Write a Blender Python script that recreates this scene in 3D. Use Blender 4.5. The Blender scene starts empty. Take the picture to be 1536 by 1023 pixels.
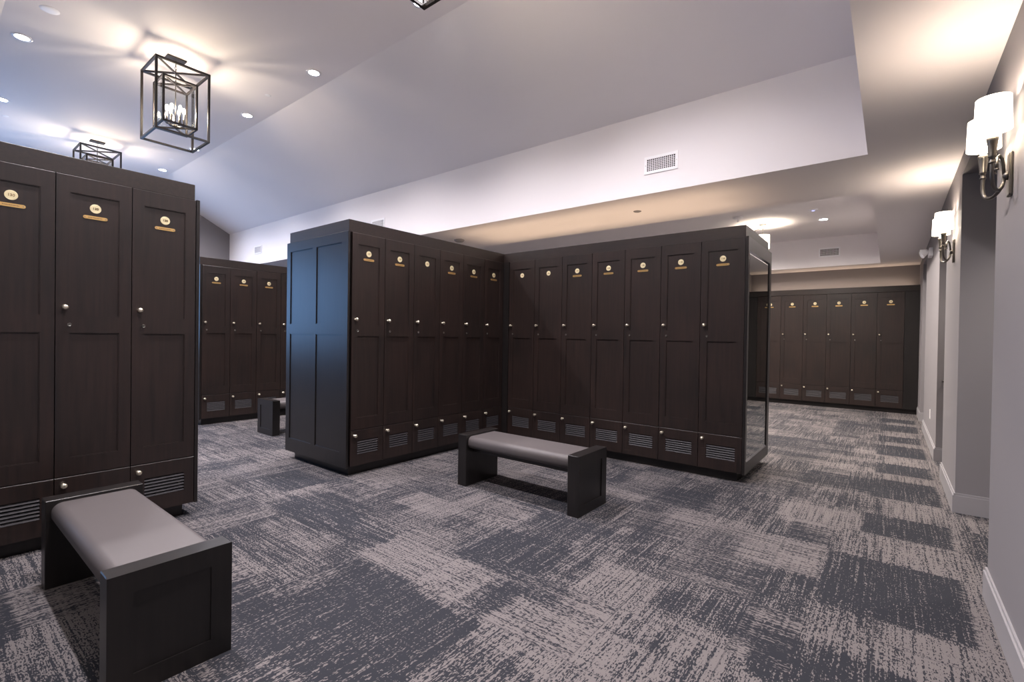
import bpy, bmesh, math, random
from mathutils import Vector, Matrix
random.seed(7)
S = bpy.context.scene
COL = bpy.context.collection
PI = math.pi

# ------------------------------------------------------------------ materials
def new_mat(name):
    m = bpy.data.materials.new(name); m.use_nodes = True
    nt = m.node_tree
    return m, nt, nt.nodes['Principled BSDF']

def setin(b, key, val):
    if key in b.inputs: b.inputs[key].default_value = val

def plain(name, col, rough=0.5, metal=0.0, spec=0.5, noise=0.0, nscale=30, bump=0.0):
    m, nt, b = new_mat(name)
    b.inputs['Base Color'].default_value = (*col, 1)
    b.inputs['Roughness'].default_value = rough
    b.inputs['Metallic'].default_value = metal
    setin(b, 'Specular IOR Level', spec)
    if noise or bump:
        tc = nt.nodes.new('ShaderNodeTexCoord')
        n = nt.nodes.new('ShaderNodeTexNoise'); n.inputs['Scale'].default_value = nscale
        n.inputs['Detail'].default_value = 3
        nt.links.new(tc.outputs['Object'], n.inputs['Vector'])
        if noise:
            r = nt.nodes.new('ShaderNodeMapRange')
            r.inputs[3].default_value = 1 - noise; r.inputs[4].default_value = 1 + noise
            nt.links.new(n.outputs['Fac'], r.inputs[0])
            mx = nt.nodes.new('ShaderNodeVectorMath'); mx.operation = 'SCALE'
            mx.inputs[0].default_value = col
            nt.links.new(r.outputs[0], mx.inputs['Scale'])
            nt.links.new(mx.outputs[0], b.inputs['Base Color'])
        if bump:
            bp = nt.nodes.new('ShaderNodeBump'); bp.inputs['Strength'].default_value = bump
            bp.inputs['Distance'].default_value = 0.002
            nt.links.new(n.outputs['Fac'], bp.inputs['Height'])
            nt.links.new(bp.outputs[0], b.inputs['Normal'])
    return m

def wood(name, a, bcol, rough=0.36, axis='z'):
    m, nt, b = new_mat(name)
    tc = nt.nodes.new('ShaderNodeTexCoord')
    mp = nt.nodes.new('ShaderNodeMapping')
    mp.inputs['Scale'].default_value = {'z': (22, 22, 1.1), 'x': (1.1, 22, 22)}[axis]
    n = nt.nodes.new('ShaderNodeTexNoise'); n.inputs['Scale'].default_value = 2.2
    n.inputs['Detail'].default_value = 5; n.inputs['Roughness'].default_value = 0.62
    n2 = nt.nodes.new('ShaderNodeTexNoise'); n2.inputs['Scale'].default_value = 1.7
    oi = nt.nodes.new('ShaderNodeObjectInfo')
    ad = nt.nodes.new('ShaderNodeVectorMath'); ad.operation = 'ADD'
    nt.links.new(tc.outputs['Object'], ad.inputs[0])
    sc = nt.nodes.new('ShaderNodeVectorMath'); sc.operation = 'SCALE'; sc.inputs[0].default_value = (13, 7, 5)
    nt.links.new(oi.outputs['Random'], sc.inputs['Scale'])
    nt.links.new(sc.outputs[0], ad.inputs[1])
    nt.links.new(ad.outputs[0], mp.inputs['Vector'])
    nt.links.new(mp.outputs[0], n.inputs['Vector'])
    nt.links.new(ad.outputs[0], n2.inputs['Vector'])
    mul = nt.nodes.new('ShaderNodeMath'); mul.operation = 'MULTIPLY_ADD'
    mul.inputs[1].default_value = 0.8
    nt.links.new(n.outputs['Fac'], mul.inputs[0])
    m2 = nt.nodes.new('ShaderNodeMath'); m2.operation = 'MULTIPLY'; m2.inputs[1].default_value = 0.35
    nt.links.new(n2.outputs['Fac'], m2.inputs[0]); nt.links.new(m2.outputs[0], mul.inputs[2])
    cr = nt.nodes.new('ShaderNodeValToRGB')
    cr.color_ramp.elements[0].position = 0.36; cr.color_ramp.elements[0].color = (*a, 1)
    cr.color_ramp.elements[1].position = 0.78; cr.color_ramp.elements[1].color = (*bcol, 1)
    nt.links.new(mul.outputs[0], cr.inputs[0])
    nt.links.new(cr.outputs[0], b.inputs['Base Color'])
    b.inputs['Roughness'].default_value = rough
    return m

def emis(name, col, strength, base=(1, 1, 1), sample=True):
    m, nt, b = new_mat(name)
    b.inputs['Base Color'].default_value = (*base, 1)
    b.inputs['Emission Color'].default_value = (*col, 1)
    b.inputs['Emission Strength'].default_value = strength
    if not sample:
        try: m.cycles.emission_sampling = 'NONE'
        except Exception: pass
    return m

M = {}
M['wood'] = wood('espresso_stained_wood', (0.0085, 0.0068, 0.0064), (0.027, 0.0155, 0.0130), 0.37)
M['wood_h'] = wood('espresso_stained_wood_horizontal', (0.0085, 0.0068, 0.0064), (0.025, 0.015, 0.0125), 0.40, 'x')
M['wood_dk'] = wood('black_brown_wood', (0.008, 0.0070, 0.0068), (0.016, 0.0130, 0.0125), 0.31)
M['slat'] = plain('louver_slat_wood_lit', (0.040, 0.037, 0.041), 0.62, spec=0.28)  # same wood as the doors, paler: ceiling light on the slats is in the colour
M['gap'] = plain('dark_cavity', (0.006, 0.005, 0.005), 0.8, spec=0.1)
M['nickel'] = plain('satin_nickel', (0.86, 0.78, 0.62), 0.28, 0.9)
M['steel'] = plain('brushed_steel', (0.36, 0.34, 0.31), 0.32, 1.0)
M['brass'] = plain('polished_brass', (0.80, 0.52, 0.20), 0.30, 0.85)
M['disc'] = plain('ivory_brass_disc', (0.78, 0.68, 0.42), 0.40, 0.25)
M['engrave'] = plain('engraved_dark_fill', (0.22, 0.13, 0.05), 0.6)
M['cushion'] = plain('taupe_vinyl', (0.086, 0.075, 0.075), 0.52, spec=0.35, noise=0.03, nscale=6)
M['wall'] = plain('warm_grey_wall_paint', (0.225, 0.212, 0.222), 0.62, spec=0.25, bump=0.04, nscale=160)
M['ceil'] = plain('ceiling_paint', (0.87, 0.835, 0.845), 0.75, spec=0.15)
M['fascia'] = M['ceil']
M['trim'] = plain('satin_trim_paint', (0.30, 0.288, 0.30), 0.38, spec=0.4)
M['white'] = plain('white_enamel', (0.93, 0.92, 0.94), 0.4)
M['bronze'] = plain('dark_bronze_metal', (0.022, 0.018, 0.017), 0.45, 0.2)
M['grey_metal'] = plain('pewter_metal', (0.13, 0.12, 0.11), 0.33, 0.85)
M['candle'] = plain('ivory_candle_sleeve', (0.75, 0.68, 0.55), 0.5)
M['bulb'] = emis('lit_bulb', (1.0, 0.86, 0.68), 60, sample=False)
_nt = M['bulb'].node_tree
for _n in list(_nt.nodes): _nt.nodes.remove(_n)
_o = _nt.nodes.new('ShaderNodeOutputMaterial'); _a = _nt.nodes.new('ShaderNodeAddShader')
_t = _nt.nodes.new('ShaderNodeBsdfTransparent'); _e = _nt.nodes.new('ShaderNodeEmission')
_e.inputs[0].default_value = (1.0, .86, .66, 1); _e.inputs[1].default_value = 14.0
_nt.links.new(_t.outputs[0], _a.inputs[0]); _nt.links.new(_e.outputs[0], _a.inputs[1]); _nt.links.new(_a.outputs[0], _o.inputs[0])
M['downlight'] = emis('downlight_lens', (0.93, 0.95, 1.0), 22, sample=False)
M['shade'] = emis('lit_fabric_shade', (1.0, 0.87, 0.70), 3.6, base=(0.8, 0.72, 0.6))
M['led'] = emis('blue_indicator', (0.35, 0.4, 1.0), 1.2, sample=False)

# mirror
m, nt, b = new_mat('mirror_silver')
b.inputs['Base Color'].default_value = (0.52, 0.54, 0.53, 1); b.inputs['Metallic'].default_value = 1
b.inputs['Roughness'].default_value = 0.015; M['mirror'] = m
m, nt, b = new_mat('mirror_bevel')
b.inputs['Base Color'].default_value = (0.62, 0.64, 0.66, 1); b.inputs['Metallic'].default_value = 1
b.inputs['Roughness'].default_value = 0.08; M['bevel'] = m

# clear glass (thin): transparent + fresnel gloss
m = bpy.data.materials.new('clear_thin_glass'); m.use_nodes = True; nt = m.node_tree
for n in list(nt.nodes): nt.nodes.remove(n)
out = nt.nodes.new('ShaderNodeOutputMaterial'); mix = nt.nodes.new('ShaderNodeMixShader')
tr = nt.nodes.new('ShaderNodeBsdfTransparent'); gl = nt.nodes.new('ShaderNodeBsdfGlossy')
tr.inputs[0].default_value = (0.97, 0.98, 0.98, 1); gl.inputs['Roughness'].default_value = 0.02
lw = nt.nodes.new('ShaderNodeLayerWeight'); lw.inputs[0].default_value = 0.5
pw = nt.nodes.new('ShaderNodeMath'); pw.operation = 'POWER'; pw.inputs[1].default_value = 5
ma = nt.nodes.new('ShaderNodeMath'); ma.operation = 'MULTIPLY_ADD'; ma.inputs[1].default_value = 0.6; ma.inputs[2].default_value = 0.035
nt.links.new(lw.outputs['Facing'], pw.inputs[0]); nt.links.new(pw.outputs[0], ma.inputs[0])
nt.links.new(ma.outputs[0], mix.inputs[0]); nt.links.new(tr.outputs[0], mix.inputs[1])
nt.links.new(gl.outputs[0], mix.inputs[2]); nt.links.new(mix.outputs[0], out.inputs[0])
M['glass'] = m

# ---- carpet
def carpet():
    m, nt, b = new_mat('patterned_carpet_tile')
    N = nt.nodes; L = nt.links
    def math_(op, a, bb=None, c=None, clamp=False):
        n = N.new('ShaderNodeMath'); n.operation = op; n.use_clamp = clamp
        for i, v in enumerate((a, bb, c)):
            if v is None: continue
            if isinstance(v, (int, float)): n.inputs[i].default_value = v
            else: L.new(v, n.inputs[i])
        return n.outputs[0]
    tc = N.new('ShaderNodeTexCoord'); sp = N.new('ShaderNodeSeparateXYZ')
    L.new(tc.outputs['Object'], sp.inputs[0]); X, Y = sp.outputs[0], sp.outputs[1]
    def comb(a, bb, c=0.0):
        n = N.new('ShaderNodeCombineXYZ')
        for i, v in enumerate((a, bb, c)):
            if isinstance(v, (int, float)): n.inputs[i].default_value = v
            else: L.new(v, n.inputs[i])
        return n.outputs[0]
    def noise(vec, detail=1.0, rough=0.5):
        n = N.new('ShaderNodeTexNoise'); n.inputs['Scale'].default_value = 1.0
        n.inputs['Detail'].default_value = detail; n.inputs['Roughness'].default_value = rough
        L.new(vec, n.inputs['Vector']); return n.outputs['Fac']
    def white(vec):
        n = N.new('ShaderNodeTexWhiteNoise'); n.noise_dimensions = '3D'
        L.new(vec, n.inputs['Vector']); return n.outputs['Value']
    # tiles: half metre planks
    tx = math_('FLOOR', math_('MULTIPLY', math_('ADD', X, 0.04), 2.0))
    ty = math_('FLOOR', math_('MULTIPLY', math_('ADD', Y, 0.29), 2.0))
    r1 = white(comb(tx, ty, 1.3)); r2 = white(comb(tx, ty, 7.7))
    dirx = math_('MULTIPLY', math_('GREATER_THAN', r1, 0.5), math_('LESS_THAN', X, -0.30))
    off = math_('MULTIPLY', r2, 37.0)
    # streaks both ways
    sx = noise(comb(math_('MULTIPLY', X, 2.2), math_('MULTIPLY', Y, 88.0), off), 3, .6)
    sy = noise(comb(math_('MULTIPLY', X, 88.0), math_('MULTIPLY', Y, 2.2), off), 3, .6)
    st = N.new('ShaderNodeMix'); st.data_type = 'FLOAT'
    L.new(math_('MULTIPLY_ADD', dirx, 0.40, 0.30), st.inputs[0]); L.new(sy, st.inputs[2]); L.new(sx, st.inputs[3]); st = st.outputs[0]
    fx = noise(comb(math_('MULTIPLY', X, 62.0), math_('MULTIPLY', Y, 170.0), off), 1)
    fy = noise(comb(math_('MULTIPLY', X, 170.0), math_('MULTIPLY', Y, 62.0), off), 1)
    fi = N.new('ShaderNodeMix'); fi.data_type = 'FLOAT'
    L.new(dirx, fi.inputs[0]); L.new(fy, fi.inputs[2]); L.new(fx, fi.inputs[3]); fi = fi.outputs[0]
    # density: broad soft rectangles
    wx = math_('ADD', X, math_('MULTIPLY', math_('SUBTRACT', sx, 0.5), 0.14))
    wy = math_('ADD', Y, math_('MULTIPLY', math_('SUBTRACT', sy, 0.5), 0.14))
    c1 = white(comb(math_('FLOOR', math_('MULTIPLY', wx, 3.1)), math_('FLOOR', math_('MULTIPLY', wy, 1.7)), 2.0))
    c2 = white(comb(math_('FLOOR', math_('MULTIPLY', wx, 1.45)), math_('FLOOR', math_('MULTIPLY', wy, 3.9)), 5.0))
    lo = noise(comb(math_('MULTIPLY', X, 1.7), math_('MULTIPLY', Y, 1.7), 3.0), 2)
    d = math_('ADD', math_('MULTIPLY', c1, 0.19), math_('MULTIPLY', c2, 0.18))
    d = math_('ADD', d, math_('MULTIPLY', lo, 0.28))
    d = math_('ADD', d, 0.125)
    def box(x0, x1, y0, y1):
        a = math_('MULTIPLY', math_('GREATER_THAN', wx, x0), math_('LESS_THAN', wx, x1))
        c = math_('MULTIPLY', math_('GREATER_THAN', wy, y0), math_('LESS_THAN', wy, y1))
        return math_('MULTIPLY', a, c)
    light = [(-0.02, 0.43, 2.5, 11.7), (-1.35, -0.95, 2.2, 2.62), (-0.75, -0.30, 3.2, 3.75), (-2.55, -1.7, 1.72, 2.05),
             (-1.5, -0.75, 1.55, 2.0), (-3.15, -2.6, 2.45, 2.75), (-2.2, -1.6, 3.75, 3.95)]
    lm = None
    for q in light:
        v = box(*q); lm = v if lm is None else math_('MAXIMUM', lm, v)
    d = math_('ADD', d, math_('MULTIPLY', lm, math_('SUBTRACT', 0.59, d)))
    dark = [(-0.27, 0.34, 2.93, 3.72), (-0.14, 0.36, 4.22, 4.72), (-0.10, 0.36, 5.25, 5.97), (-0.10, 0.36, 6.25, 6.76),
            (-0.10, 0.36, 7.25, 7.97), (-0.10, 0.36, 8.25, 8.76), (-0.10, 0.36, 9.25, 9.97), (-0.10, 0.36, 10.25, 10.76),
            (-0.45, 0.20, 2.12, 2.50), (-2.42, -1.46, 0.97, 1.66), (-2.10, -1.54, 2.10, 2.63), (-3.75, -3.05, 1.75, 2.25),
            (-1.55, -1.15, 3.9, 4.35), (-3.55, -2.95, -0.1, 0.32), (-4.6, -4.0, 2.0, 2.4), (-0.95, -0.55, 1.0, 1.4)]
    dm = None
    for q in dark:
        v = box(*q); dm = v if dm is None else math_('MAXIMUM', dm, v)
    d = math_('ADD', d, math_('MULTIPLY', dm, math_('SUBTRACT', 0.26, d)))
    v = math_('ADD', math_('MULTIPLY', fi, 0.56), math_('MULTIPLY', st, 0.80))
    v = math_('ADD', v, -0.18)
    v = math_('ADD', v, math_('MULTIPLY', math_('SUBTRACT', d, 0.5), 0.42))
    mr = N.new('ShaderNodeMapRange'); mr.inputs[1].default_value = 0.480; mr.inputs[2].default_value = 0.520
    L.new(v, mr.inputs[0])
    # tile seams
    def seam(t, off_):
        f = math_('FRACT', math_('MULTIPLY', math_('ADD', t, off_), 2.0))
        return math_('LESS_THAN', f, 0.012)
    sm = math_('MULTIPLY', math_('MAXIMUM', seam(X, 0.04), seam(Y, 0.29)), 0.45)
    fac = math_('MULTIPLY', mr.outputs[0], math_('SUBTRACT', 1.0, sm))
    mx = N.new('ShaderNodeMix'); mx.data_type = 'RGBA'
    L.new(fac, mx.inputs[0]); mx.inputs[6].default_value = CARPET_DARK; mx.inputs[7].default_value = CARPET_LIGHT
    L.new(mx.outputs[2], b.inputs['Base Color'])
    b.inputs['Roughness'].default_value = 0.95; setin(b, 'Specular IOR Level', 0.08)
    bp = N.new('ShaderNodeBump'); bp.inputs['Strength'].default_value = 0.35; bp.inputs['Distance'].default_value = 0.003
    L.new(fi, bp.inputs['Height']); L.new(bp.outputs[0], b.inputs['Normal'])
    return m
CARPET_DARK = (0.027, 0.028, 0.034, 1)
CARPET_LIGHT = (0.150, 0.134, 0.133, 1)
M['carpet'] = carpet()

# ------------------------------------------------------------------ mesh builder
class MB:
    def __init__(s): s.bm = bmesh.new()
    def _mi(s, faces, mi):
        for f in faces: f.material_index = mi
    def box(s, x0, x1, y0, y1, z0, z1, bevel=0.0, mi=0, seg=1):
        r = bmesh.ops.create_cube(s.bm, size=1.0)
        vs = r['verts']
        for v in vs:
            v.co = Vector((x0 + (v.co.x + .5) * (x1 - x0), y0 + (v.co.y + .5) * (y1 - y0), z0 + (v.co.z + .5) * (z1 - z0)))
        fs = list({f for v in vs for f in v.link_faces}); s._mi(fs, mi)
        if bevel:
            es = list({e for v in vs for e in v.link_edges})
            r = bmesh.ops.bevel(s.bm, geom=es, offset=bevel, segments=seg, affect='EDGES', profile=0.5)
            s._mi(r['faces'], mi)
        return s
    def prism(s, pts, axis, a, b_, mi=0):
        """pts: 2D outline in the two remaining axes (in order), extruded along axis from a to b_"""
        def mk(p, t):
            if axis == 'x': return Vector((t, p[0], p[1]))
            if axis == 'y': return Vector((p[0], t, p[1]))
            return Vector((p[0], p[1], t))
        A = [s.bm.verts.new(mk(p, a)) for p in pts]; B = [s.bm.verts.new(mk(p, b_)) for p in pts]
        fs = [s.bm.faces.new(A), s.bm.faces.new(list(reversed(B)))]
        n = len(pts)
        for i in range(n):
            fs.append(s.bm.faces.new((A[i], B[i], B[(i + 1) % n], A[(i + 1) % n])))
        s._mi(fs, mi); return s
    def lathe(s, prof, mat=None, n=20, mi=0, smooth=True, cap=True):
        """prof: list of (r, z); revolved about z, then placed by mat"""
        mat = mat or Matrix.Identity(4)
        rings = []
        for r, z in prof:
            if r < 1e-6: rings.append([s.bm.verts.new(mat @ Vector((0, 0, z)))])
            else: rings.append([s.bm.verts.new(mat @ Vector((r * math.cos(2 * PI * k / n), r * math.sin(2 * PI * k / n), z))) for k in range(n)])
        fs = []
        for a, b_ in zip(rings, rings[1:]):
            for k in range(n):
                k2 = (k + 1) % n
                if len(a) == 1 and len(b_) == 1: continue
                if len(a) == 1: fs.append(s.bm.faces.new((a[0], b_[k], b_[k2])))
                elif len(b_) == 1: fs.append(s.bm.faces.new((a[k], a[k2], b_[0])))
                else: fs.append(s.bm.faces.new((a[k], a[k2], b_[k2], b_[k])))
        if cap:
            for rg in (rings[0], rings[-1]):
                if len(rg) > 2:
                    fs.append(s.bm.faces.new(rg))
        for f in fs: f.smooth = smooth
        s._mi(fs, mi); return s
    def tube(s, pts, r, n=10, mi=0):
        pts = [Vector(p) for p in pts]
        rings = []
        for i, p in enumerate(pts):
            t = (pts[min(i + 1, len(pts) - 1)] - pts[max(i - 1, 0)]).normalized()
            ref = Vector((0, 0, 1)) if abs(t.z) < 0.9 else Vector((0.3, 1, 0)).normalized()
            u = t.cross(ref).normalized() if i == 0 else (rings_u - t * rings_u.dot(t)).normalized()
            rings_u = u; w = t.cross(u)
            rr = r[i] if isinstance(r, (list, tuple)) else r
            rings.append([s.bm.verts.new(p + (u * math.cos(2 * PI * k / n) + w * math.sin(2 * PI * k / n)) * rr) for k in range(n)])
        fs = []
        for a, b_ in zip(rings, rings[1:]):
            for k in range(n): fs.append(s.bm.faces.new((a[k], a[(k + 1) % n], b_[(k + 1) % n], b_[k])))
        fs.append(s.bm.faces.new(rings[0])); fs.append(s.bm.faces.new(list(reversed(rings[-1]))))
        for f in fs[:-2]: f.smooth = True
        s._mi(fs, mi); return s
    def bar(s, a, b_, w, mi=0):
        """square bar between two points"""
        a, b_ = Vector(a), Vector(b_); t = (b_ - a).normalized()
        ref = Vector((0, 0, 1)) if abs(t.z) < 0.9 else Vector((0, 1, 0))
        u = t.cross(ref).normalized() * w / 2; v = t.cross(u).normalized() * w / 2
        A = [s.bm.verts.new(a + q) for q in (u + v, u - v, -u - v, -u + v)]
        B = [s.bm.verts.new(b_ + q) for q in (u + v, u - v, -u - v, -u + v)]
        fs = [s.bm.faces.new(A), s.bm.faces.new(list(reversed(B)))]
        for i in range(4): fs.append(s.bm.faces.new((A[i], B[i], B[(i + 1) % 4], A[(i + 1) % 4])))
        s._mi(fs, mi); return s
    def add_mesh(s, me, mat, mi=0):
        n0 = len(s.bm.faces)
        tmp = bmesh.new(); tmp.from_mesh(me)
        vm = {v: s.bm.verts.new(mat @ v.co) for v in tmp.verts}
        for f in tmp.faces:
            try: g = s.bm.faces.new([vm[v] for v in f.verts]); g.material_index = mi
            except ValueError: pass
        tmp.free(); return s
    def build(s, name, mats, parent=None, loc=(0, 0, 0)):
        bmesh.ops.recalc_face_normals(s.bm, faces=s.bm.faces)
        me = bpy.data.meshes.new(name); s.bm.to_mesh(me); s.bm.free()
        for mm in (mats if isinstance(mats, (list, tuple)) else [mats]): me.materials.append(mm)
        o = bpy.data.objects.new(name, me); COL.objects.link(o)
        if parent: o.parent = parent
        o.location = loc
        return o

def empty(name, loc=(0, 0, 0), rz=0.0):
    o = bpy.data.objects.new(name, None); COL.objects.link(o)
    o.location = loc; o.rotation_euler = (0, 0, rz); o.empty_display_size = 0.1
    return o
def tag(o, label=None, cat=None, group=None, kind=None):
    if label: o['label'] = label
    if cat: o['category'] = cat
    if group: o['group'] = group
    if kind: o['kind'] = kind
    return o
def structure(name, mb, mat, label=None):
    return tag(mb.build(name, mat), label, None, None, 'structure')
def copy_tree(o, parent=None):
    c = o.copy(); COL.objects.link(c); c.parent = parent
    for ch in list(o.children): copy_tree(ch, c)
    return c

# ------------------------------------------------------------------ measured layout (metres; x right, y down the corridor)
T = 2.43                       # top of the locker crown
Z1, Z2, Z3 = 2.85, 3.68, 4.49  # low ceiling, vault spring line, vault flat
ZC = 3.437                     # second tray ceiling
WX = 0.43                      # face of right wall
RX = -0.165                    # right edge of the tray ceilings
GX = -12.38                    # gable wall
YB = 12.08                     # back wall
YF = -4.6                      # wall behind the camera
VY0, VY1 = -0.93, 4.767        # vault fascias
CY0, CY1 = 0.58, 3.26          # flat of the vault

# floor
structure('floor', MB().box(GX - .1, 2.1, YF - .1, YB + .1, -0.06, 0.0), M['carpet'], 'charcoal and beige patterned carpet floor')
# ceilings
structure('ceiling', MB().box(RX, 2.1, YF, YB, Z1, Z3 + .12), M['ceil'])
structure('ceiling', MB().box(GX, RX, YF, VY0, Z2, Z2 + .14), M['ceil'])
structure('ceiling', MB().box(GX, RX, VY1, 6.01, Z1, ZC + .30), M['ceil'])
structure('ceiling', MB().box(GX, RX, 11.45, YB, Z1, ZC + .10), M['ceil'])
structure('ceiling', MB().box(GX, -9.2, 6.01, 11.45, Z1, ZC + .10), M['ceil'])
structure('ceiling', MB().box(-9.2, RX, 6.01, 11.45, ZC, ZC + .10), M['ceil'])
structure('ceiling', MB().box(GX, RX, CY0, CY1, Z3, Z3 + .12), M['ceil'])
structure('ceiling', MB().prism([(CY1, Z3), (VY1, Z2), (VY1, Z2 + .14), (CY1, Z3 + .12)], 'x', GX, RX), M['ceil'])
structure('ceiling', MB().prism([(VY0, Z2), (CY0, Z3), (CY0, Z3 + .12), (VY0, Z2 + .14)], 'x', GX, RX), M['ceil'])

# right-hand wall: solid piers with openings between them
HD = 2.69
piers = [(YF, 3.57), (5.20, 6.42), (7.30, 9.80), (10.80, YB)]
for i, (a, b_) in enumerate(piers):
    structure('wall_right', MB().box(WX, 2.0, a, b_, 0, Z1), M['wall'])
for a, b_ in ((3.57, 5.20), (6.42, 7.30), (9.80, 10.80)):
    structure('wall_right', MB().box(WX, 2.0, a, b_, HD, Z1), M['wall'])
structure('wall_right', MB().box(2.0, 2.1, YF, YB, 0, Z1), M['wall'])
# back wall, front wall (behind the camera)
structure('wall_back', MB().box(GX, 2.1, YB, YB + .1, 0, ZC), M['wall'])
structure('wall_front', MB().box(GX, 2.1, YF - .1, YF, 0, Z2 + .1), M['wall'])
# left gable wall with its window
GY0, GY1, GZ0, GZ1 = -3.60, 3.50, 1.0, 3.45
gw = MB()
gw.box(GX - .1, GX, YF, YB, 0, GZ0); gw.box(GX - .1, GX, YF, GY0, GZ0, GZ1)
gw.box(GX - .1, GX, GY1, YB, GZ0, GZ1); gw.box(GX - .1, GX, YF, YB, GZ1, Z3 + .12)
structure('wall_left', gw, M['wall'])
def window(name, ax, c, a0, a1, z0, z1):
    """frame + glass in a wall plane; ax = 'x' (wall at x=c) or 'y'"""
    f = MB(); w = .05
    def bx(mb, p0, p1, q0, q1, t0, t1):
        if ax == 'x': mb.box(t0, t1, p0, p1, q0, q1)
        else: mb.box(p0, p1, t0, t1, q0, q1)
    t0, t1 = c - .07, c - .01
    bx(f, a0, a1, z0, z0 + w, t0, t1); bx(f, a0, a1, z1 - w, z1, t0, t1)
    bx(f, a0, a0 + w, z0 + w, z1 - w, t0, t1); bx(f, a1 - w, a1, z0 + w, z1 - w, t0, t1)
    n = 2 if a1 - a0 < 3 else 6
    for k in range(1, n):
        p = a0 + (a1 - a0) * k / n; bx(f, p - .02, p + .02, z0 + w, z1 - w, t0 + .003, t1 - .003)
    o = structure(name, f, M['trim'])
    g = MB(); bx(g, a0 + w, a1 - w, z0 + w, z1 - w, c - .043, c - .037)
    g.build('pane', M['glass'], o)
window('window_1', 'x', GX, GY0, GY1, GZ0, GZ1)

# baseboards
def baseboard(name, segs):
    mb = MB()
    for (x0, y0, x1, y1, nx, ny) in segs:      # run from p0 to p1, normal (nx,ny) into the room
        t = .016; h = .155
        if nx: xs = sorted((x0, x0 + nx * t)); mb.box(xs[0], xs[1], y0, y1, 0, h - .018); mb.box(*sorted((x0, x0 + nx * t * .55)), y0, y1, h - .018, h, 0)
        else:  ys = sorted((y0, y0 + ny * t)); mb.box(x0, x1, ys[0], ys[1], 0, h - .018); mb.box(x0, x1, *sorted((y0, y0 + ny * t * .55)), h - .018, h, 0)
    structure(name, mb, M['trim'])
for i, (a, b_) in enumerate(piers):
    s = [(WX, a, WX, b_ if i == 3 else b_ + .016, -1, 0)]
    if i > 0: s[0] = (WX, a - .016, WX, s[0][3], -1, 0); s.append((WX, a, 2.0, a, 0, -1))
    if i < 3: s.append((WX, b_, 2.0, b_, 0, 1))
    if i == 0: s[0] = (WX, YF, WX, b_ + .016, -1, 0)
    if i == 3: s[0] = (WX, a - .016, WX, 11.68, -1, 0)
    baseboard('baseboard_right', s)
baseboard('baseboard_right', [(2.0, 3.60, 2.0, 5.17, -1, 0)])
baseboard('baseboard_left', [(GX, YF, GX, YB, 1, 0)])
baseboard('baseboard_back', [(GX, YB, -2.32, YB, 0, -1)])
baseboard('baseboard_front', [(GX, YF, WX - .02, YF, 0, 1)])

# ------------------------------------------------------------------ lockers
def digits_mesh(txt, size):
    cu = bpy.data.curves.new('digits', 'FONT'); cu.body = txt; cu.size = size; cu.align_x = 'CENTER'; cu.align_y = 'CENTER'
    cu.extrude = 0.0003; cu.offset = 0.0004
    ob = bpy.data.objects.new('digits', cu); COL.objects.link(ob)
    dg = bpy.context.evaluated_depsgraph_get(); dg.update()
    me = bpy.data.meshes.new_from_object(ob.evaluated_get(dg))
    bpy.data.objects.remove(ob); return me

ROTX = Matrix.Rotation(PI / 2, 4, 'X')          # z axis -> -y (outwards from the front)
def knob_mb():
    mb = MB()
    mb.lathe([(0.0, 0), (0.0115, 0), (0.0115, .0025), (.0065, .005), (.0055, .012), (.009, .016), (.0142, .020), (.0165, .027), (.0142, .033), (.009, .037), (0, .038)], ROTX, 18)
    return mb
def frame_panel(mb, x0, x1, z0, z1, wins, t=.020, rec=.008, y0=0.0, bevel=.0018, steps=True):
    """door face: front at y=-t+y0; recessed windows wins [(a,b,c,d)] in x/z, all sharing the same x's rows"""
    f = y0 - t
    # split in rows by windows
    rows = sorted({(w[2], w[3]) for w in wins})
    cur = z0
    for (c, d) in rows:
        mb.box(x0, x1, f, y0, cur, c)                      # rail below
        ws = sorted([w for w in wins if (w[2], w[3]) == (c, d)])
        xx = x0
        for w in ws:
            mb.box(xx, w[0], f, y0, c, d); xx = w[1]
            mb.box(w[0], w[1], f + rec, y0 - .002, c, d)   # panel
            if steps:                                      # small inner moulding
                q = .005
                mb.box(w[0], w[0] + q, f + rec * .45, f + rec, c, d); mb.box(w[1] - q, w[1], f + rec * .45, f + rec, c, d)
                mb.box(w[0] + q, w[1] - q, f + rec * .45, f + rec, c, c + q); mb.box(w[0] + q, w[1] - q, f + rec * .45, f + rec, d - q, d)
        mb.box(xx, x1, f, y0, c, d); cur = d
    mb.prism([(f, cur), (y0, cur), (y0, z1), (f + .0035, z1), (f, z1 - .0035)], 'x', x0, x1)
    return mb

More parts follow.
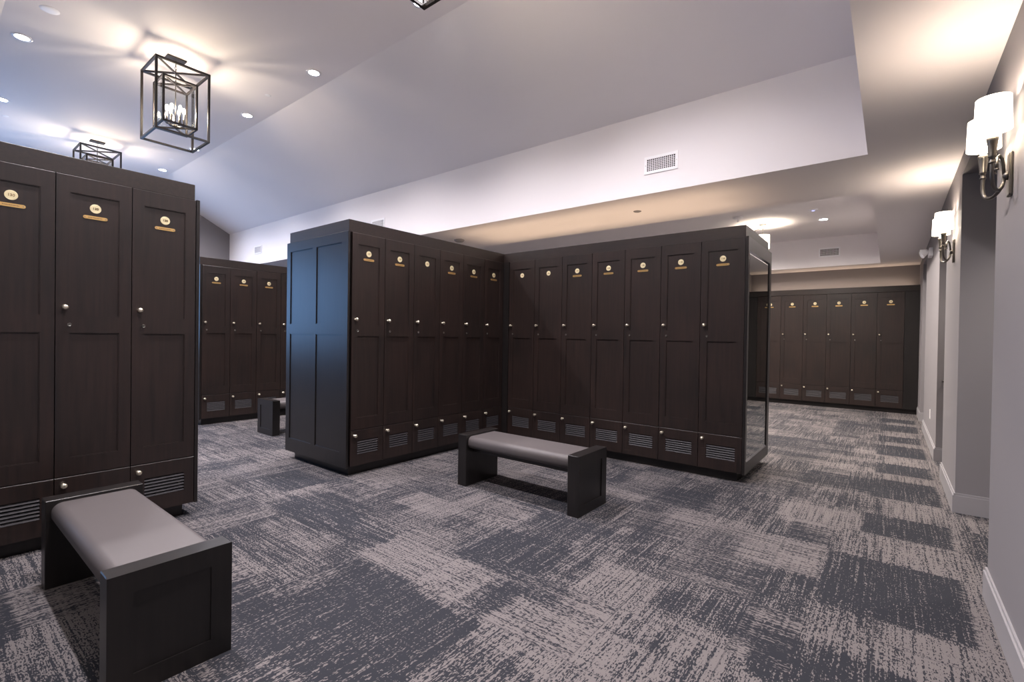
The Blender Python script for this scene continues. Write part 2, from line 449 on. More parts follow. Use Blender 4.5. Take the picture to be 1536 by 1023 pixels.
SPLIT, DB, DT = .435, .095, 2.312
def make_locker(w, depth, plate=True):
    g = .0025
    root = empty('locker')
    MB().box(0.0005, w - .0005, .001, depth, DB, 2.312).build('carcass', M['wood_dk'], root)
    st = .066
    # upper door
    mb = MB(); frame_panel(mb, g, w - g, SPLIT + .003, DT, [(st, w - st, .55, 1.332), (st, w - st, 1.437, 2.207)])
    # top and bottom light-catching arris
    door = mb.build('door', M['wood'], root)
    k = knob_mb().build('knob', M['nickel'], door, (.042, -.020, 1.49))
    mb = MB(); mb.lathe([(0, 0), (.0105, 0), (.0105, .003), (.0085, .0045), (.0085, .0035), (0, .0035)], ROTX, 18); mb.box(-.0012, .0012, -.0050, -.0034, -.004, .004, mi=1)
    mb.build('lock_cylinder', [M['steel'], M['gap']], door, (.066, -.020, 1.382))
    mb = MB(); mb.lathe([(0, 0), (.0285, 0), (.0285, .002), (.0262, .003), (.0255, .0024), (0, .0024)], ROTX, 28, smooth=False)
    d = mb.build('number_disc', [M['disc'], M['engrave']], door, (w * .5, -.012, 2.128))
    if plate:
        mb = MB(); L_ = .060
        pts = []
        for i in range(9): a = -PI / 2 + PI * i / 8; pts.append((L_ - .010 + .0105 * math.cos(a), .0105 * math.sin(a)))
        for i in range(9): a = PI / 2 + PI * i / 8; pts.append((-(L_ - .010) + .0105 * math.cos(a), .0105 * math.sin(a)))
        mb.prism(pts, 'y', -.0025, 0)
        for sx in (-1, 1): mb.lathe([(0, 0), (.0032, 0), (.0026, .0012), (0, .0016)], Matrix.Translation((sx * (L_ - .009), -.0025, 0)) @ ROTX, 10, mi=1)
        x = -.036
        while x < .034:
            ww = random.uniform(.003, .008); mb.box(x, x + ww, -.0029, -.0024, -.0026, .0024, mi=2); x += ww + .002
        mb.build('name_plate', [M['brass'], M['steel'], M['engrave']], door, (w * .5, -.012, 2.070))
    # lower vented door
    mb = MB(); mb.box(g, w - g, -.020, 0, SPLIT - .003 - (SPLIT - .003 - .338), SPLIT - .003)
    v0, v1, z0, z1 = st + .012, w - st + .004, .198, .330
    mb = MB()
    mb.box(g, w - g, -.020, 0, DB, z0); mb.prism([(-.020, z1), (0, z1), (0, SPLIT - .003), (-.0170, SPLIT - .003), (-.020, SPLIT - .006)], 'x', g, w - g)
    mb.box(g, v0, -.020, 0, z0, z1); mb.box(v1, w - g, -.020, 0, z0, z1)
    vd = mb.build('vented_door', M['wood'], root)
    mb = MB(); mb.box(v0, v1, -.003, -.0005, z0, z1, mi=1)
    n = 6; p = (z1 - z0) / n
    for i in range(n):
        z = z0 + i * p
        mb.prism([(-.0195, z + .0015), (-.0205, z + .004), (-.009, z + p * .80), (-.006, z + p * .80), (-.006, z + p * .70)], 'x', v0, v1)
    mb.build('louver', [M['slat'], M['gap']], vd)
    knob_mb().build('knob', M['nickel'], vd, (.042, -.020, .384))
    return root

DIG = {}
def number_locker(root, num):
    """give a locker its engraved number (own mesh for the disc)"""
    for d in root.children:
        for c in d.children:
            if c.name.startswith('number_disc'):
                me = c.data.copy(); bm = bmesh.new(); bm.from_mesh(me)
                mb = MB(); mb.bm.free(); mb.bm = bm
                mb.add_mesh(digits_mesh(str(num), .021), Matrix.Translation((0, -.0028, 0)) @ Matrix.Rotation(PI / 2, 4, 'X'), 1)
                bm.to_mesh(me); bm.free(); c.data = me

protos = {}
def place_locker(w, depth, plate, loc, rz, num, label, group):
    key = (round(w, 4), depth, plate)
    if key not in protos: protos[key] = make_locker(w, depth, plate); r = protos[key]
    else: r = copy_tree(protos[key])
    r.location = loc; r.rotation_euler = (0, 0, rz)
    number_locker(r, num)
    tag(r, label, 'locker', group)
    return r

ORD = ['first', 'second', 'third', 'fourth', 'fifth', 'sixth', 'seventh']
HP = PI / 2
# left bank (front faces +x at x=-4.032+)
CX = -4.032
lab = ['dark wood locker cut by the left edge of the photo',
       'dark wood locker between two others, behind the nearest bench',
       'dark wood locker at right end of the nearest left bank']
for i in range(3):
    place_locker(.3765, .50, True, (CX, .187 + .3765 * i, 0), HP, 130 - i, lab[i], 'lockers of the near left bank')
# island leg (faces +x)
AX = -3.998
for i in range(6):
    w = .3735
    lb = '%s locker from the left on the short island row facing right' % ORD[i]
    if i == 2: lb = 'third locker on the short island row, with number disc but no name plate'
    if i == 5: lb = 'last locker of the short island row, against the inner corner'
    place_locker(w, .50, i != 2, (AX, 2.597 + w * i, 0), HP, 127 - i, lb, 'lockers of the short island row')
# island front row (faces -y)
BY = 4.869
for i in range(7):
    w = .4025
    lb = '%s locker from the inner corner on the long island row facing the camera' % ORD[i]
    if i < 2: lb = '%s locker from the inner corner on the long island row, no name plate' % ORD[i]
    if i == 6: lb = 'rightmost locker of the long island row, next to the mirror corner'
    place_locker(w, .50, i > 1, (-3.886 + w * i, BY, 0), 0, 120 - i, lb, 'lockers of the long island row')
# row C, beyond on the left (faces +x)
EX = -7.768
for i in range(4):
    w = .3785
    lb = '%s locker from the left on the distant left bank behind the small bench' % ORD[i]
    if i == 3: lb = 'distant left bank locker half hidden by the island end panel'
    place_locker(w, .50, True, (EX, 2.624 + w * i, 0), HP, 142 - i, lb, 'lockers of the distant left bank')
# row D against the back wall (faces -y)
GY = 11.70
for i in range(6):
    w = .4115
    lb = '%s locker from the mirror along the far back wall' % ORD[i]
    if i == 0: lb = 'far back wall locker mostly hidden behind the mirror end'
    if i == 5: lb = 'rightmost locker with a door on the far back wall'
    place_locker(w, .34, True, (-2.26 + w * i, GY, 0), 0, 112 - i, lb, 'lockers along the far back wall')

# banks: crown, plinth, end panels, backs
def end_panel_mb(x0, x1, y0, wins, z0=.085, z1=2.318, t=.022):
    return frame_panel(MB(), x0, x1, z0, z1, wins, t=t, rec=.008, y0=y0)
r = .05
# left bank: x -5.13..-4.032, y .165..1.316
bk = tag(empty('locker_bank_casing', (CX, .165, 0)), 'dark wood casing with crown and plinth around the near left lockers', 'locker casing')
def put(mb, name, mat, par):
    o = mb.build(name, mat, par); o.location = tuple(-v for v in par.location); return o
put(MB().box(-5.13, CX, .165, 1.3157, 2.316, T, .003), 'crown', M['wood_h'], bk)
put(MB().box(-5.13 + r, CX - r, .165 + r, 1.3157 - r, 0, .088), 'plinth', M['wood_dk'], bk)
put(MB().box(-5.155, CX + .020, 1.3190, 1.3420, .088, 2.318, .002), 'end_panel', M['wood_dk'], bk)
put(MB().box(-5.155, CX + .020, .162, .1845, .088, 2.318, .002), 'end_panel', M['wood_dk'], bk)
put(MB().box(-5.13, -4.545, .190, 1.314, .092, 2.312), 'back_panel', M['wood_dk'], bk)
# island
isl = tag(empty('locker_island_casing', (-3.998, 4.869, 0)), 'dark wood L-shaped casing of the central locker island with mirror end', 'locker casing')
X0, X1, Y0, Y1, Y2 = -5.109, -1.073, 2.572, 4.869, 5.915
put(MB().prism([(X0, Y0), (AX, Y0), (AX, Y1), (X1, Y1), (X1, Y2), (X0, Y2)], 'z', 2.316, T), 'crown', M['wood_h'], isl)
put(MB().prism([(X0 + r, Y0 + r), (AX - r, Y0 + r), (AX - r, Y1 + r), (X1 - r, Y1 + r), (X1 - r, Y2 - r), (X0 + r, Y2 - r)], 'z', 0, .088), 'plinth', M['wood_dk'], isl)
sx0, sx1 = X0 - .022, AX + .020
put(end_panel_mb(sx0, sx1, Y0 + .002, [(-5.055, -4.612, .225, 1.345), (-4.535, -4.085, .225, 1.345), (-5.055, -4.612, 1.447, 2.22), (-4.535, -4.085, 1.447, 2.22)]),
    'end_panel', M['wood_dk'], isl)
put(MB().box(X0, -4.505, Y0 + .004, 4.84, .092, 2.312), 'back_panel', M['wood_dk'], isl)
put(MB().box(X0, X1 - .003, 5.375, Y2, .092, 2.312), 'back_panel', M['wood_dk'], isl)
put(MB().box(X0, -3.890, 4.843, 5.37, .092, 2.312), 'corner_filler', M['wood_dk'], isl)
# mirror end panel at x = -1.043
mp = MB(); xf = -1.043; xb = -1.068
my0, my1, mz0, mz1 = 4.905, 5.835, .195, 2.190
ya, yb = 4.849, 5.940
mp.box(xb, xf, ya, my0, .085, 2.318); mp.box(xb, xf, my1, yb, .085, 2.318)
mp.box(xb, xf, my0, my1, .085, mz0); mp.box(xb, xf, my0, my1, mz1, 2.318)
mpo = put(mp, 'mirror_end_panel', M['wood_dk'], isl)
g = MB(); g.box(xb + .002, xf - .008, my0, my1, mz0, mz1)
e = .020
for (a, b_, c, d_) in ((my0, my1, mz1 - e, mz1), (my0, my1, mz0, mz0 + e)):
    pass
g.prism([(xf - .008, mz1 - e), (xf - .001, mz1), (xf - .008, mz1)], 'y', my0, my1, mi=1)
g.prism([(xf - .008, mz0), (xf - .001, mz0), (xf - .008, mz0 + e)], 'y', my0, my1, mi=1)
go = g.build('mirror', [M['mirror'], M['bevel']], mpo)
# row C casing
ck = tag(empty('locker_bank_casing', (EX, 2.6, 0)), 'dark wood casing of the distant left bank seen past the island', 'locker casing')
ce = 2.624 + .3785 * 4
put(MB().box(-8.80, EX, 2.600, ce + .02, 2.316, T, .003), 'crown', M['wood_h'], ck)
put(MB().box(-8.80 + r, EX - r, 2.600 + r, ce - r, 0, .088), 'plinth', M['wood_dk'], ck)
put(MB().box(-8.82, EX + .020, 2.597, 2.6215, .088, 2.318, .002), 'end_panel', M['wood_dk'], ck)
put(MB().box(-8.82, EX + .020, ce + .002, ce + .024, .088, 2.318, .002), 'end_panel', M['wood_dk'], ck)
put(MB().box(-8.80, -8.275, 2.624, ce - .002, .092, 2.312), 'back_panel', M['wood_dk'], ck)
# row D casing
dk = tag(empty('locker_bank_casing', (-.9, GY, 0)), 'dark wood casing of the lockers along the far back wall', 'locker casing')
put(MB().box(-2.285, WX - .004, GY, GY + .365, 2.316, T, .003), 'crown', M['wood_h'], dk)
put(MB().box(-2.285, WX - .018, GY + .045, GY + .365, 0, .088), 'plinth', M['wood_dk'], dk)
put(MB().box(.2115, WX - .004, GY - .018, GY + .36, .09, 2.312), 'filler_panel', M['wood_dk'], dk)
put(MB().box(-2.285, -2.262, GY - .018, GY + .36, .09, 2.312), 'end_panel', M['wood_dk'], dk)

# ------------------------------------------------------------------ benches
def bench(L_, W, loc, rz, label):
    """origin: outer near corner of the first slab; long axis +x"""
    t = .098; H = .46
    root = tag(empty('bench', loc, rz), label, 'bench', 'upholstered locker room benches')
    for side in (0, 1):
        mb = MB(); x0 = 0 if side == 0 else L_ - t; x1 = x0 + t
        # outer face carries a recessed panel
        f = .078; rec = .007
        if side == 0:
            mb.box(x0 + rec, x1, 0, W, 0, H, .003)
            for q in ((0, f, 0, H), (W - f, W, 0, H), (f, W - f, 0, f), (f, W - f, H - f, H)): mb.box(x0, x0 + rec + .004, *q)
        else:
            mb.box(x0, x1 - rec, 0, W, 0, H, .003)
            for q in ((0, f, 0, H), (W - f, W, 0, H), (f, W - f, 0, f), (f, W - f, H - f, H)): mb.box(x1 - rec - .004, x1, *q)
        mb.build('side_slab', M['wood_dk'], root)
    # cushion: rounded section swept between the slabs
    y0, y1, z0, z1 = .022, W - .022, .335, .444
    rr = .048; pts = []
    for (cx_, cz_, a0) in ((y1 - rr, z1 - rr, 0), (y0 + rr, z1 - rr, PI / 2), (y0 + rr, z0 + rr, PI), (y1 - rr, z0 + rr, 1.5 * PI)):
        for i in range(9): a = a0 + PI / 2 * i / 8; pts.append((cx_ + rr * math.cos(a), cz_ + rr * math.sin(a)))
    mb = MB(); n = len(pts)
    secs = [(t + .0005, .986), (t + .004, 1.0), (L_ - t - .004, 1.0), (L_ - t - .0005, .986)]
    cy_, cz_ = (y0 + y1) / 2, (z0 + z1) / 2
    rings = [[mb.bm.verts.new((x, cy_ + (p[0] - cy_) * s, cz_ + (p[1] - cz_) * s)) for p in pts] for x, s in secs]
    for a, b_ in zip(rings, rings[1:]):
        for k in range(n):
            f_ = mb.bm.faces.new((a[k], a[(k + 1) % n], b_[(k + 1) % n], b_[k])); f_.smooth = True
    mb.bm.faces.new(rings[0]); mb.bm.faces.new(list(reversed(rings[-1])))
    mb.build('cushion', M['cushion'], root)
    MB().box(t + .001, L_ - t - .001, .09, W - .09, .300, .334).build('seat_support', M['wood_dk'], root)
    return root
bench(1.325, .415, (-3.503, .445, 0), 0, 'nearest bench, grey cushion between dark slabs, in the lower left foreground')
bench(1.255, .445, (-3.055, 3.105, 0), 0, 'grey cushioned bench in the middle, in the nook of the locker island')
bench(1.255, .430, (-6.295, 2.960, 0), HP, 'small distant bench half hidden behind the island end panel')

# ------------------------------------------------------------------ chandeliers
def chandelier():
    root = empty('chandelier')
    # canopy
    MB().box(-.055, .055, -.095, .095, -.018, 0, .003).build('canopy', M['bronze'], root)
    oh, ih = .255, .162
    zt, zb, it, ib = -.166, -.933, -.298, -.796
    def cage(h, za, zb_, w, xtop=True, xbot=False, hx=None):
        mb = MB(); c = [(-h, -h), (h, -h), (h, h), (-h, h)]
        for i in range(4):
            a, b_ = c[i], c[(i + 1) % 4]
            for z in (za, zb_): mb.bar((*a, z), (*b_, z), w)
            mb.bar((*a, za + w / 2), (*a, zb_ - w / 2), w)
        if xtop: mb.bar((*c[0], za), (*c[2], za), w * .8); mb.bar((*c[1], za), (*c[3], za), w * .78)
        if xbot: mb.bar((*c[0], zb_), (*c[2], zb_), w * .8); mb.bar((*c[1], zb_), (*c[3], zb_), w * .78)
        return mb
    cage(oh, zt, zb, .022).build('outer_frame', M['bronze'], root)
    inner = cage(ih, it, ib, .020, True, True).build('inner_frame', M['bronze'], root)
    g = MB(); q = ih - .002
    for s in (-1, 1):
        g.box(s * q - .001, s * q + .001, -q + .01, q - .01, ib + .01, it - .01); g.box(-q + .01, q - .01, s * q - .001, s * q + .001, ib + .01, it - .01)
    g.build('glass_pane', M['glass'], inner)
    # chain + rod
    mb = MB()
    for k in range(4):
        z = -.022 - k * .034
        pts = [(.009 * math.cos(a) if k % 2 else 0, 0 if k % 2 else .009 * math.cos(a), z - .018 + .020 * math.sin(a)) for a in [2 * PI * i / 10 for i in range(11)]]
        mb.tube(pts, .0028, 6)
    mb.build('chain', M['bronze'], root)
    mb = MB(); mb.tube([(0, 0, -.145), (0, 0, ib + .03)], .0055, 8)
    mb.lathe([(0, ib - .01), (.018, ib), (.022, ib + .02), (.008, ib + .045), (.0055, ib + .06)], None, 14)
    mb.build('stem', M['grey_metal'], root)
    for k in range(6):
        a = 2 * PI * k / 6 + .3; R = .080; cx_, cy_ = R * math.cos(a), R * math.sin(a); zc = ib + .03
        mb = MB(); mb.tube([(0, 0, zc), (cx_ * .5, cy_ * .5, zc - .008), (cx_, cy_, zc + .004)], .0045, 8)
        mb.lathe([(0, zc), (.008, zc + .002), (.018, zc + .016), (.019, zc + .019), (.006, zc + .018), (0, zc + .018)], Matrix.Translation((cx_, cy_, 0)), 12)
        arm = mb.build('candle_arm', M['grey_metal'], root)
        MB().lathe([(.0085, zc + .018), (.0085, zc + .150), (0, zc + .150)], Matrix.Translation((cx_, cy_, 0)), 12).build('candle_sleeve', M['grey_metal'], arm)
        mb = MB(); z = zc + .151
        mb.lathe([(0, z), (.006, z), (.0155, z + .018), (.018, z + .034), (.012, z + .056), (.003, z + .068), (0, z + .070)], Matrix.Translation((cx_, cy_, 0)), 12)
        mb.build('bulb', M['bulb'], arm)
    return root
ch0 = chandelier()
chs = [(-6.51, 1.918, 'lantern chandelier fully visible against the vaulted ceiling, candle bulbs lit'),
       (-10.41, 1.965, 'distant lantern chandelier mostly hidden behind the near left locker bank'),
       (-2.244, 1.90, 'chandelier cut off by the top edge, only a bottom corner showing')]
def lamp(kind, name, loc, power, col, radius=.03, **kw):
    l = bpy.data.lights.new(name, kind); l.energy = power; l.color = col
    if kind in ('POINT', 'SPOT'): l.shadow_soft_size = radius
    for k, v in kw.items(): setattr(l, k, v)
    o = bpy.data.objects.new(name, l); COL.objects.link(o); o.location = loc
    return o
WARM = (1.0, .80, .60)
CH_W, DL_W, SC_W = 4.2, 245.0, 2.3
for i, (x, y, lb) in enumerate(chs):
    c = ch0 if i == 0 else copy_tree(ch0)
    c.location = (x, y, Z3); tag(c, lb, 'chandelier', 'lantern chandeliers under the vault')
    for k in range(6):
        a = 2 * PI * k / 6 + .3
        lamp('POINT', 'candle_bulb_light', (x + .080 * math.cos(a), y + .080 * math.sin(a), Z3 - .796 + .03 + .186), CH_W, WARM, .006)

# ------------------------------------------------------------------ recessed downlights
def downlight():
    mb = MB()
    mb.lathe([(.060, -.004), (.082, -.006), (.086, 0), (.086, .0005)], None, 28, cap=False)
    root = mb.build('recessed_downlight', M['white'])
    MB().lathe([(0, -.0025), (.060, -.0025), (.060, -.0005), (0, -.0005)], None, 28, smooth=False).build('lens', M['downlight'], root)
    return root
dl0 = downlight(); first = True
spots = [(-3.535, 3.00, Z3, 'recessed downlight glowing behind the chandelier corner at the top edge'),
         (-5.50, 3.035, Z3, 'bright recessed downlight right of the large chandelier, nearer to the camera'),
         (-7.35, 3.05, Z3, 'small recessed downlight right of the large chandelier, second along the row'),
         (-9.45, 3.07, Z3, 'recessed downlight just under the bottom corner of the large chandelier'),
         (-11.17, 3.087, Z3, 'farthest recessed downlight, just above the near left lockers'),
         (-7.385, .765, Z3, 'largest bright recessed downlight in the upper left corner'),
         (-9.60, .80, Z3, 'recessed downlight cut by the left edge of the photo'),
         (-.93, 9.73, ZC, 'recessed downlight in the tray ceiling above the far lockers')]
hidden = [(-5.50, .79, Z3), (-3.55, .79, Z3), (-1.7, .79, Z3), (-1.7, 3.06, Z3), (-11.2, .8, Z3),  # unseen: continued vault rows, plus downlights added to brighten tray, corridor and passages
          (-3.2, 9.73, ZC), (-5.6, 9.73, ZC), (-3.2, 7.4, ZC), (-5.6, 7.4, ZC), (-8.0, 8.6, ZC), (-1.2, 6.9, ZC), (-.93, 7.6, ZC), (-3.2, 10.6, ZC),
          (-2.5, -2.6, Z2), (-5.5, -2.6, Z2), (-8.5, -2.6, Z2), (.1, -1.6, Z1), (.1, .2, Z1), (1.15, 4.35, HD), (1.3, 6.85, HD), (1.3, 10.3, HD)]
def dlamp(x, y, z, p):
    o = lamp('SPOT', 'downlight_beam', (x, y, z - .02), p, (1.0, .94, .98) if z > 4 else (1.0, .90, .82), .06, spot_size=math.radians(164 if z < 3.5 and z > 3.4 else 134), spot_blend=.8)
for i, (x, y, z, lb) in enumerate(spots + [(a, b_, c, None) for a, b_, c in hidden]):
    o = dl0 if i == 0 else copy_tree(dl0)
    o.location = (x, y, z)
    tag(o, lb or 'recessed downlight out of view, added for its light', 'downlight', 'recessed ceiling downlights' if lb else 'downlights added out of view')
    dlamp(x, y, z, DL_W * (1.0 if z > 4 else (.24 if y < 1 else (.25 if x > 1 else .85))))

# small ceiling fittings
def disc_fit(name, x, y, z, R, h, label, cat, mat=None, extra=None):
    mb = MB(); mb.lathe([(0, -h), (R * .62, -h), (R * .9, -h * .6), (R, 0), (0, 0)], None, 24)
    if extra: extra(mb)
    o = mb.build(name, [mat or M['white'], M['led']], None, (x, y, z + .003)); return tag(o, label, cat)
disc_fit('ceiling_speaker', -6.535, .866, Z3, .080, .008, 'round white ceiling fixture without light in the top left corner', 'ceiling fixture')
for (x, y, z, lb) in ((-6.51, 2.957, Z3, 'tiny concealed sprinkler cap between the two right downlights'),
                      (-10.35, 2.99, Z3, 'tiny concealed sprinkler cap left of the farthest downlight'),
                      (-10.30, .898, Z3, 'tiny concealed sprinkler cap near the left edge below a downlight')):
    tag(disc_fit('ceiling_sprinkler_cap', x, y, z, .042, .006, lb, 'sprinkler cap'), group='concealed sprinkler caps on the vault')
disc_fit('ceiling_sprinkler_cap', -2.366, 5.346, Z1 + .002, .050, .014, 'flat round cap on the low soffit above the middle of the island', 'sprinkler cap', M['wall'])
disc_fit('smoke_detector', -5.322, 5.368, Z1, .085, .035, 'round detector on the soffit just above the inner corner of the island', 'smoke detector', M['trim'])
def sd_extra(mb): mb.lathe([(0, -.085), (.016, -.080), (.016, -.055), (.008, -.050), (.008, -.03)], None, 10)
disc_fit('smoke_detector', -2.065, 8.771, ZC, .085, .040, 'smoke detector with hanging stub in the far tray ceiling', 'smoke detector', None, sd_extra)
def led_extra(mb): mb.lathe([(0, -.020), (.022, -.019), (.024, -.014)], None, 10, mi=1)
disc_fit('ceiling_sensor', -.993, 8.947, ZC, .075, .016, 'round ceiling sensor with blue glint next to the far downlight', 'sensor', None, led_extra)

# ------------------------------------------------------------------ air vents (face -y)
def vent(x, y, z, label, group, W=.35, Hh=.178):
    root = tag(empty('air_vent', (x, y, z)), label, 'vent', group)
    b_ = .028; mb = MB(); t = .009
    mb.box(-W / 2, W / 2, -t, 0, -Hh / 2, -Hh / 2 + b_); mb.box(-W / 2, W / 2, -t, 0, Hh / 2 - b_, Hh / 2)
    mb.box(-W / 2, -W / 2 + b_, -t, 0, -Hh / 2 + b_, Hh / 2 - b_); mb.box(W / 2 - b_, W / 2, -t, 0, -Hh / 2 + b_, Hh / 2 - b_)
    for s in (-1, 1): mb.lathe([(.004, 0), (.003, .002), (0, .0025)], Matrix.Translation((s * (W / 2 - .013), -t, 0)) @ ROTX, 8, mi=1)
    mb.build('frame', [M['white'], M['steel']], root)
    MB().box(-W / 2 + b_, W / 2 - b_, -.0012, -.0002, -Hh / 2 + b_, Hh / 2 - b_).build('duct_opening', M['gap'], root)
    mb = MB(); iw = W - 2 * b_; ih = Hh - 2 * b_; n = 15
    for k in range(1, n):
        xx = -iw / 2 + iw * k / n; mb.box(xx - .0028, xx + .0028, -.0070, -.0015, -ih / 2, ih / 2)
    for k in range(1, 7):
        zz = -ih / 2 + ih * k / 7; mb.box(-iw / 2, iw / 2, -.0035, -.0014, zz - .0022, zz + .0022)
    mb.build('louver', M['white'], root)
    return root
vg = 'air grilles on the long fascia'
vent(-1.863, VY1, 3.142, 'largest air grille on the bright fascia, upper right of the island', vg)
vent(-6.585, VY1, 3.142, 'air grille on the fascia partly hidden behind the short island row', vg)
vent(-10.87, VY1, 3.165, 'smallest air grille far left on the fascia near the gable corner', vg)
vent(-.98, 11.45, 3.133, 'air grille on the far tray fascia above the back lockers', 'air grilles on the far tray', .36, .185)

# ------------------------------------------------------------------ wall sconces
def sconce():
    """origin on the wall face at the plate centre; wall normal is -x"""
    root = empty('wall_sconce')
    mb = MB(); mb.box(-.014, 0, -.034, .034, -.10, .10, .006, seg=2)
    mb.lathe([(.020, 0), (.018, .010), (.012, .016), (0, .020)], Matrix.Translation((-.014, 0, -.005)) @ Matrix.Rotation(-PI / 2, 4, 'Y'), 14)
    mb.build('back_plate', M['grey_metal'], root)
    # hook above
    mb = MB()
    for s in (-1, 1):
        mb.tube([(-.026, 0, -.005), (-.030, s * .004, .045), (-.036, s * .012, .075), (-.046, s * .024, .088), (-.054, s * .034, .078), (-.056, s * .038, .050), (-.056, s * .039, .028)], .0065, 8)
        mb.lathe([(0, .018), (.009, .020), (.009, .026), (0, .028)], Matrix.Translation((-.056, s * .039, 0)), 10)
    mb.build('hook', M['grey_metal'], root)
    for s in (-1, 1):
        mb = MB(); X_ = -.083; Y_ = s * .135; pts = []
        p0 = Vector((-.026, 0, -.005)); p3 = Vector((X_, Y_, .02))
        pts = [p0, p0 + Vector((-.004, s * .004, -.035)), Vector((-.040, s * .030, -.066)), Vector((-.056, s * .070, -.082)),
               Vector((-.072, s * .108, -.074)), Vector((-.080, s * .128, -.050)), Vector((X_, Y_, -.018)), Vector((X_, Y_, .030))]
        # smooth the path
        fine = []
        for i in range(len(pts) - 1):
            a = pts[max(i - 1, 0)]; b_ = pts[i]; c = pts[i + 1]; d = pts[min(i + 2, len(pts) - 1)]
            for k in range(5):
                t = k / 5
                fine.append(.5 * ((2 * b_) + (c - a) * t + (2 * a - 5 * b_ + 4 * c - d) * t * t + (3 * b_ - a - 3 * c + d) * t ** 3))
        fine.append(pts[-1]); mb.tube(fine, .0078, 10)
        mb.lathe([(0, .026), (.013, .028), (.013, .034), (.0095, .036), (.0095, .052), (.015, .056), (.013, .062), (.019, .125), (.022, .140), (.014, .146), (0, .146)],
                 Matrix.Translation((X_, Y_, 0)), 16)
        arm = mb.build('arm', M['grey_metal'], root)
        R1, R0 = .060, .064
        mb = MB(); mb.lathe([(R0, .172), (R1, .318), (R1 - .002, .318), (R0 - .002, .172), (R0, .172)], Matrix.Translation((X_, Y_, 0)), 32, cap=False)
        mb.build('lamp_shade', M['shade'], arm)
        MB().lathe([(0, .147), (.011, .148), (.013, .17), (.024, .20), (.026, .225), (.016, .25), (0, .258)], Matrix.Translation((X_, Y_, 0)), 14).build('bulb', M['bulb'], arm)
    return root
sc0 = sconce()
def sconce_at(o, y, z, label):
    o.location = (WX, y, z); tag(o, label, 'wall lamp', 'two-armed sconces on the right wall')
    for s in (-1, 1):
        lamp('POINT', 'sconce_bulb_light', (WX - .083, y + s * .135, z + .285), SC_W, (1.0, .83, .70), .02)
sconce_at(sc0, 3.165, 2.135, 'nearest two-armed sconce at the right edge, fabric shades lit')
sconce_at(copy_tree(sc0), 5.67, 2.155, 'farther two-armed sconce on the pier beyond the opening')

# drum lamp seen above the island's far end
root = tag(empty('ceiling_lamp', (-1.83, 9.55, ZC)), 'glowing drum ceiling lamp half hidden behind the island mirror corner', 'ceiling lamp')
MB().lathe([(0, -.02), (.06, -.02), (.065, 0), (0, 0)], None, 20).build('canopy', M['bronze'], root)
MB().tube([(0, 0, -.02), (0, 0, -.46)], .006, 8).build('stem', M['bronze'], root)
MB().lathe([(.115, -.44), (.115, -.20), (.112, -.20), (.112, -.44), (.115, -.44)], None, 32, cap=False).build('lamp_shade', M['shade'], root)
mb = MB(); mb.lathe([(0, -.49), (.012, -.48), (.016, -.465), (.006, -.45), (0, -.45)], None, 12)
mb.bar((-.112, 0, -.44), (.112, 0, -.44), .006); mb.bar((-.125, 0, -.42), (-.125, 0, -.10), .012); mb.bar((-.125, 0, -.42), (-.110, 0, -.42), .008); mb.bar((-.125, 0, -.10), (0, 0, -.06), .008)
mb.build('finial', M['bronze'], root)
lamp('POINT', 'drum_lamp_bulb', (-1.83, 9.55, ZC - .27), 38, (1.0, .84, .66), .04)

# unseen warm strips added on the locker crowns to light soffit and wall above
M['added_strip'] = emis('added_warm_strip', (1.0, .72, .48), 4.0, sample=False)
for (x0, x1, y, W_, lb) in ((-5.0, -1.25, 5.15, 2.7, 'added unseen warm light strip on top of the island, front run'), (-5.0, -1.25, 5.65, 2.7, 'added unseen warm light strip on top of the island, rear run'),
                            (-2.2, .36, 11.98, 1.5, 'added unseen warm light strip on top of the far back wall lockers')):
    tag(MB().box(x0, x1, y - .006, y + .006, T, T + .006).build('added_light_strip', M['added_strip']), lb, 'light strip')
    lamp('AREA', 'added_strip_glow', ((x0 + x1) / 2, y, T + .012), W_, (1.0, .72, .50), shape='RECTANGLE', size=x1 - x0, size_y=.03).rotation_euler = (PI, 0, 0)

# ------------------------------------------------------------------ small things on the right wall
em = tag(empty('emergency_light', (WX + .003, 8.54, 2.56)), 'white twin-head emergency light high on the right wall past the second sconce', 'emergency light')
MB().box(-.045, 0, -.13, .13, -.055, .055, .008, seg=2).build('housing', M['white'], em)
for s in (-1, 1):
    mb = MB(); mt = Matrix.Translation((-.055, s * .10, .02)) @ Matrix.Rotation(math.radians(-115), 4, 'Y') @ Matrix.Rotation(s * .3, 4, 'X')
    mb.lathe([(0, 0), (.025, .004), (.030, .02), (.052, .062), (.054, .066), (.046, .066), (.040, .056), (0, .054)], mt, 20)
    mb.build('lamp_head', M['white'], em)
sw = tag(MB().box(-.006, 0, -.037, .037, -.060, .060, .002).build('wall_outlet', M['white'], None, (WX, 8.257, .424)), 'white outlet plate low on the right wall before the back lockers', 'outlet')
hk = tag(empty('wall_hook', (.500, 7.30, .90)), 'small dark metal fitting on the shaded pier face past the second sconce', 'wall fitting')
MB().box(-.018, .018, -.008, 0, -.05, .03, .002).build('mount', M['steel'], hk)
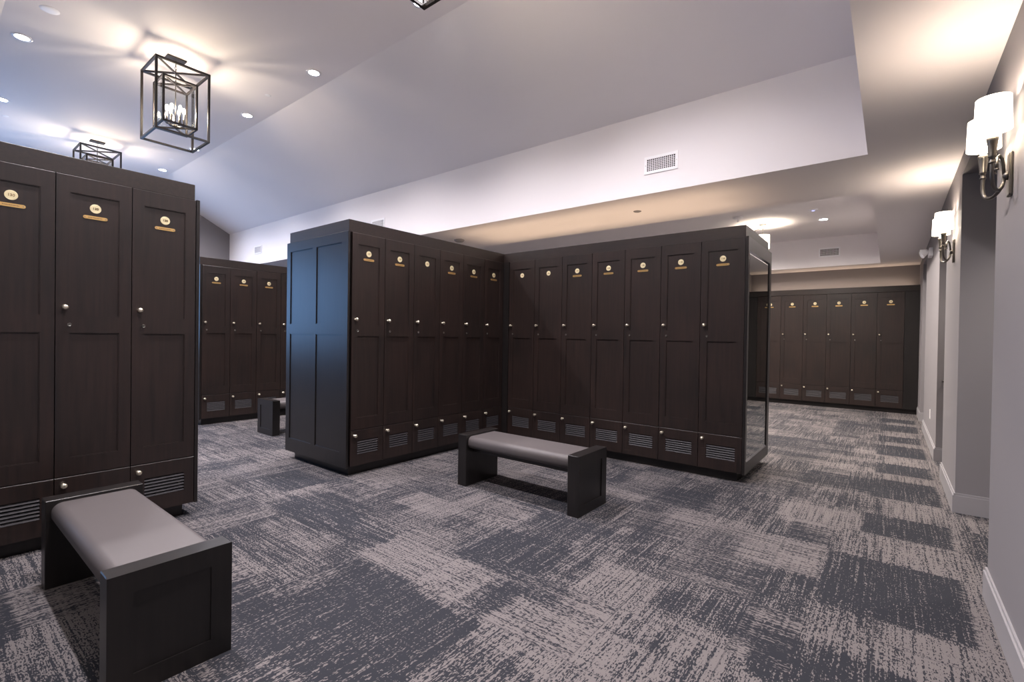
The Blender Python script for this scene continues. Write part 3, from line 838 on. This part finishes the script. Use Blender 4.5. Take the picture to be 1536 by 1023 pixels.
mb = MB(); mb.tube([(0, -.006, .01), (0, -.035, .012), (-.03, -.045, .014)], .008, 8); mb.tube([(0, -.006, -.03), (0, -.03, -.035), (0, -.036, -.02)], .006, 8)
mb.build('lever', M['bronze'], hk)

# ------------------------------------------------------------------ daylight
w = bpy.data.worlds.new('sky'); S.world = w; w.use_nodes = True
bg = w.node_tree.nodes['Background']; bg.inputs[0].default_value = (0.27, 0.52, 1.0, 1); bg.inputs[1].default_value = 2.4
def portal(loc, rot, sx, sy):
    l = bpy.data.lights.new('window_daylight', 'AREA'); l.shape = 'RECTANGLE'; l.size = sx; l.size_y = sy
    l.cycles.is_portal = True
    o = bpy.data.objects.new('window_daylight', l); COL.objects.link(o); o.location = loc; o.rotation_euler = rot
portal((GX - .12, (GY0 + GY1) / 2, (GZ0 + GZ1) / 2), (0, -PI / 2, 0), GZ1 - GZ0, GY1 - GY0)

# ------------------------------------------------------------------ camera
F, PT, RO, YA = 717.5129, math.radians(-.5371), math.radians(.8643), math.radians(38.2999)
fwd = Vector((-math.sin(YA) * math.cos(PT), math.cos(YA) * math.cos(PT), math.sin(PT)))
rt0 = Vector((math.cos(YA), math.sin(YA), 0)); up0 = rt0.cross(fwd)
rt = rt0 * math.cos(RO) + up0 * math.sin(RO); up = -rt0 * math.sin(RO) + up0 * math.cos(RO)
cd = bpy.data.cameras.new('camera'); cam = bpy.data.objects.new('camera', cd); COL.objects.link(cam)
mw = Matrix.Identity(4)
for i, v in enumerate((rt, up, -fwd)):
    for j in range(3): mw[j][i] = v[j]
mw[0][3], mw[1][3], mw[2][3] = 0, 0, 1.35
cam.matrix_world = mw
cd.sensor_width = 36; cd.sensor_fit = 'HORIZONTAL'; cd.lens = F / 1536 * 36; cd.clip_start = .05; cd.clip_end = 100
S.camera = cam

vs = S.view_settings
vs.view_transform = 'Standard'; vs.look = 'None'; vs.gamma = 1; vs.use_curve_mapping = False
vs.exposure = 0.84
S.cycles.max_bounces = 10; S.cycles.diffuse_bounces = 6; S.cycles.glossy_bounces = 4
S.cycles.sample_clamp_indirect = 6
S.cycles.use_denoising = True
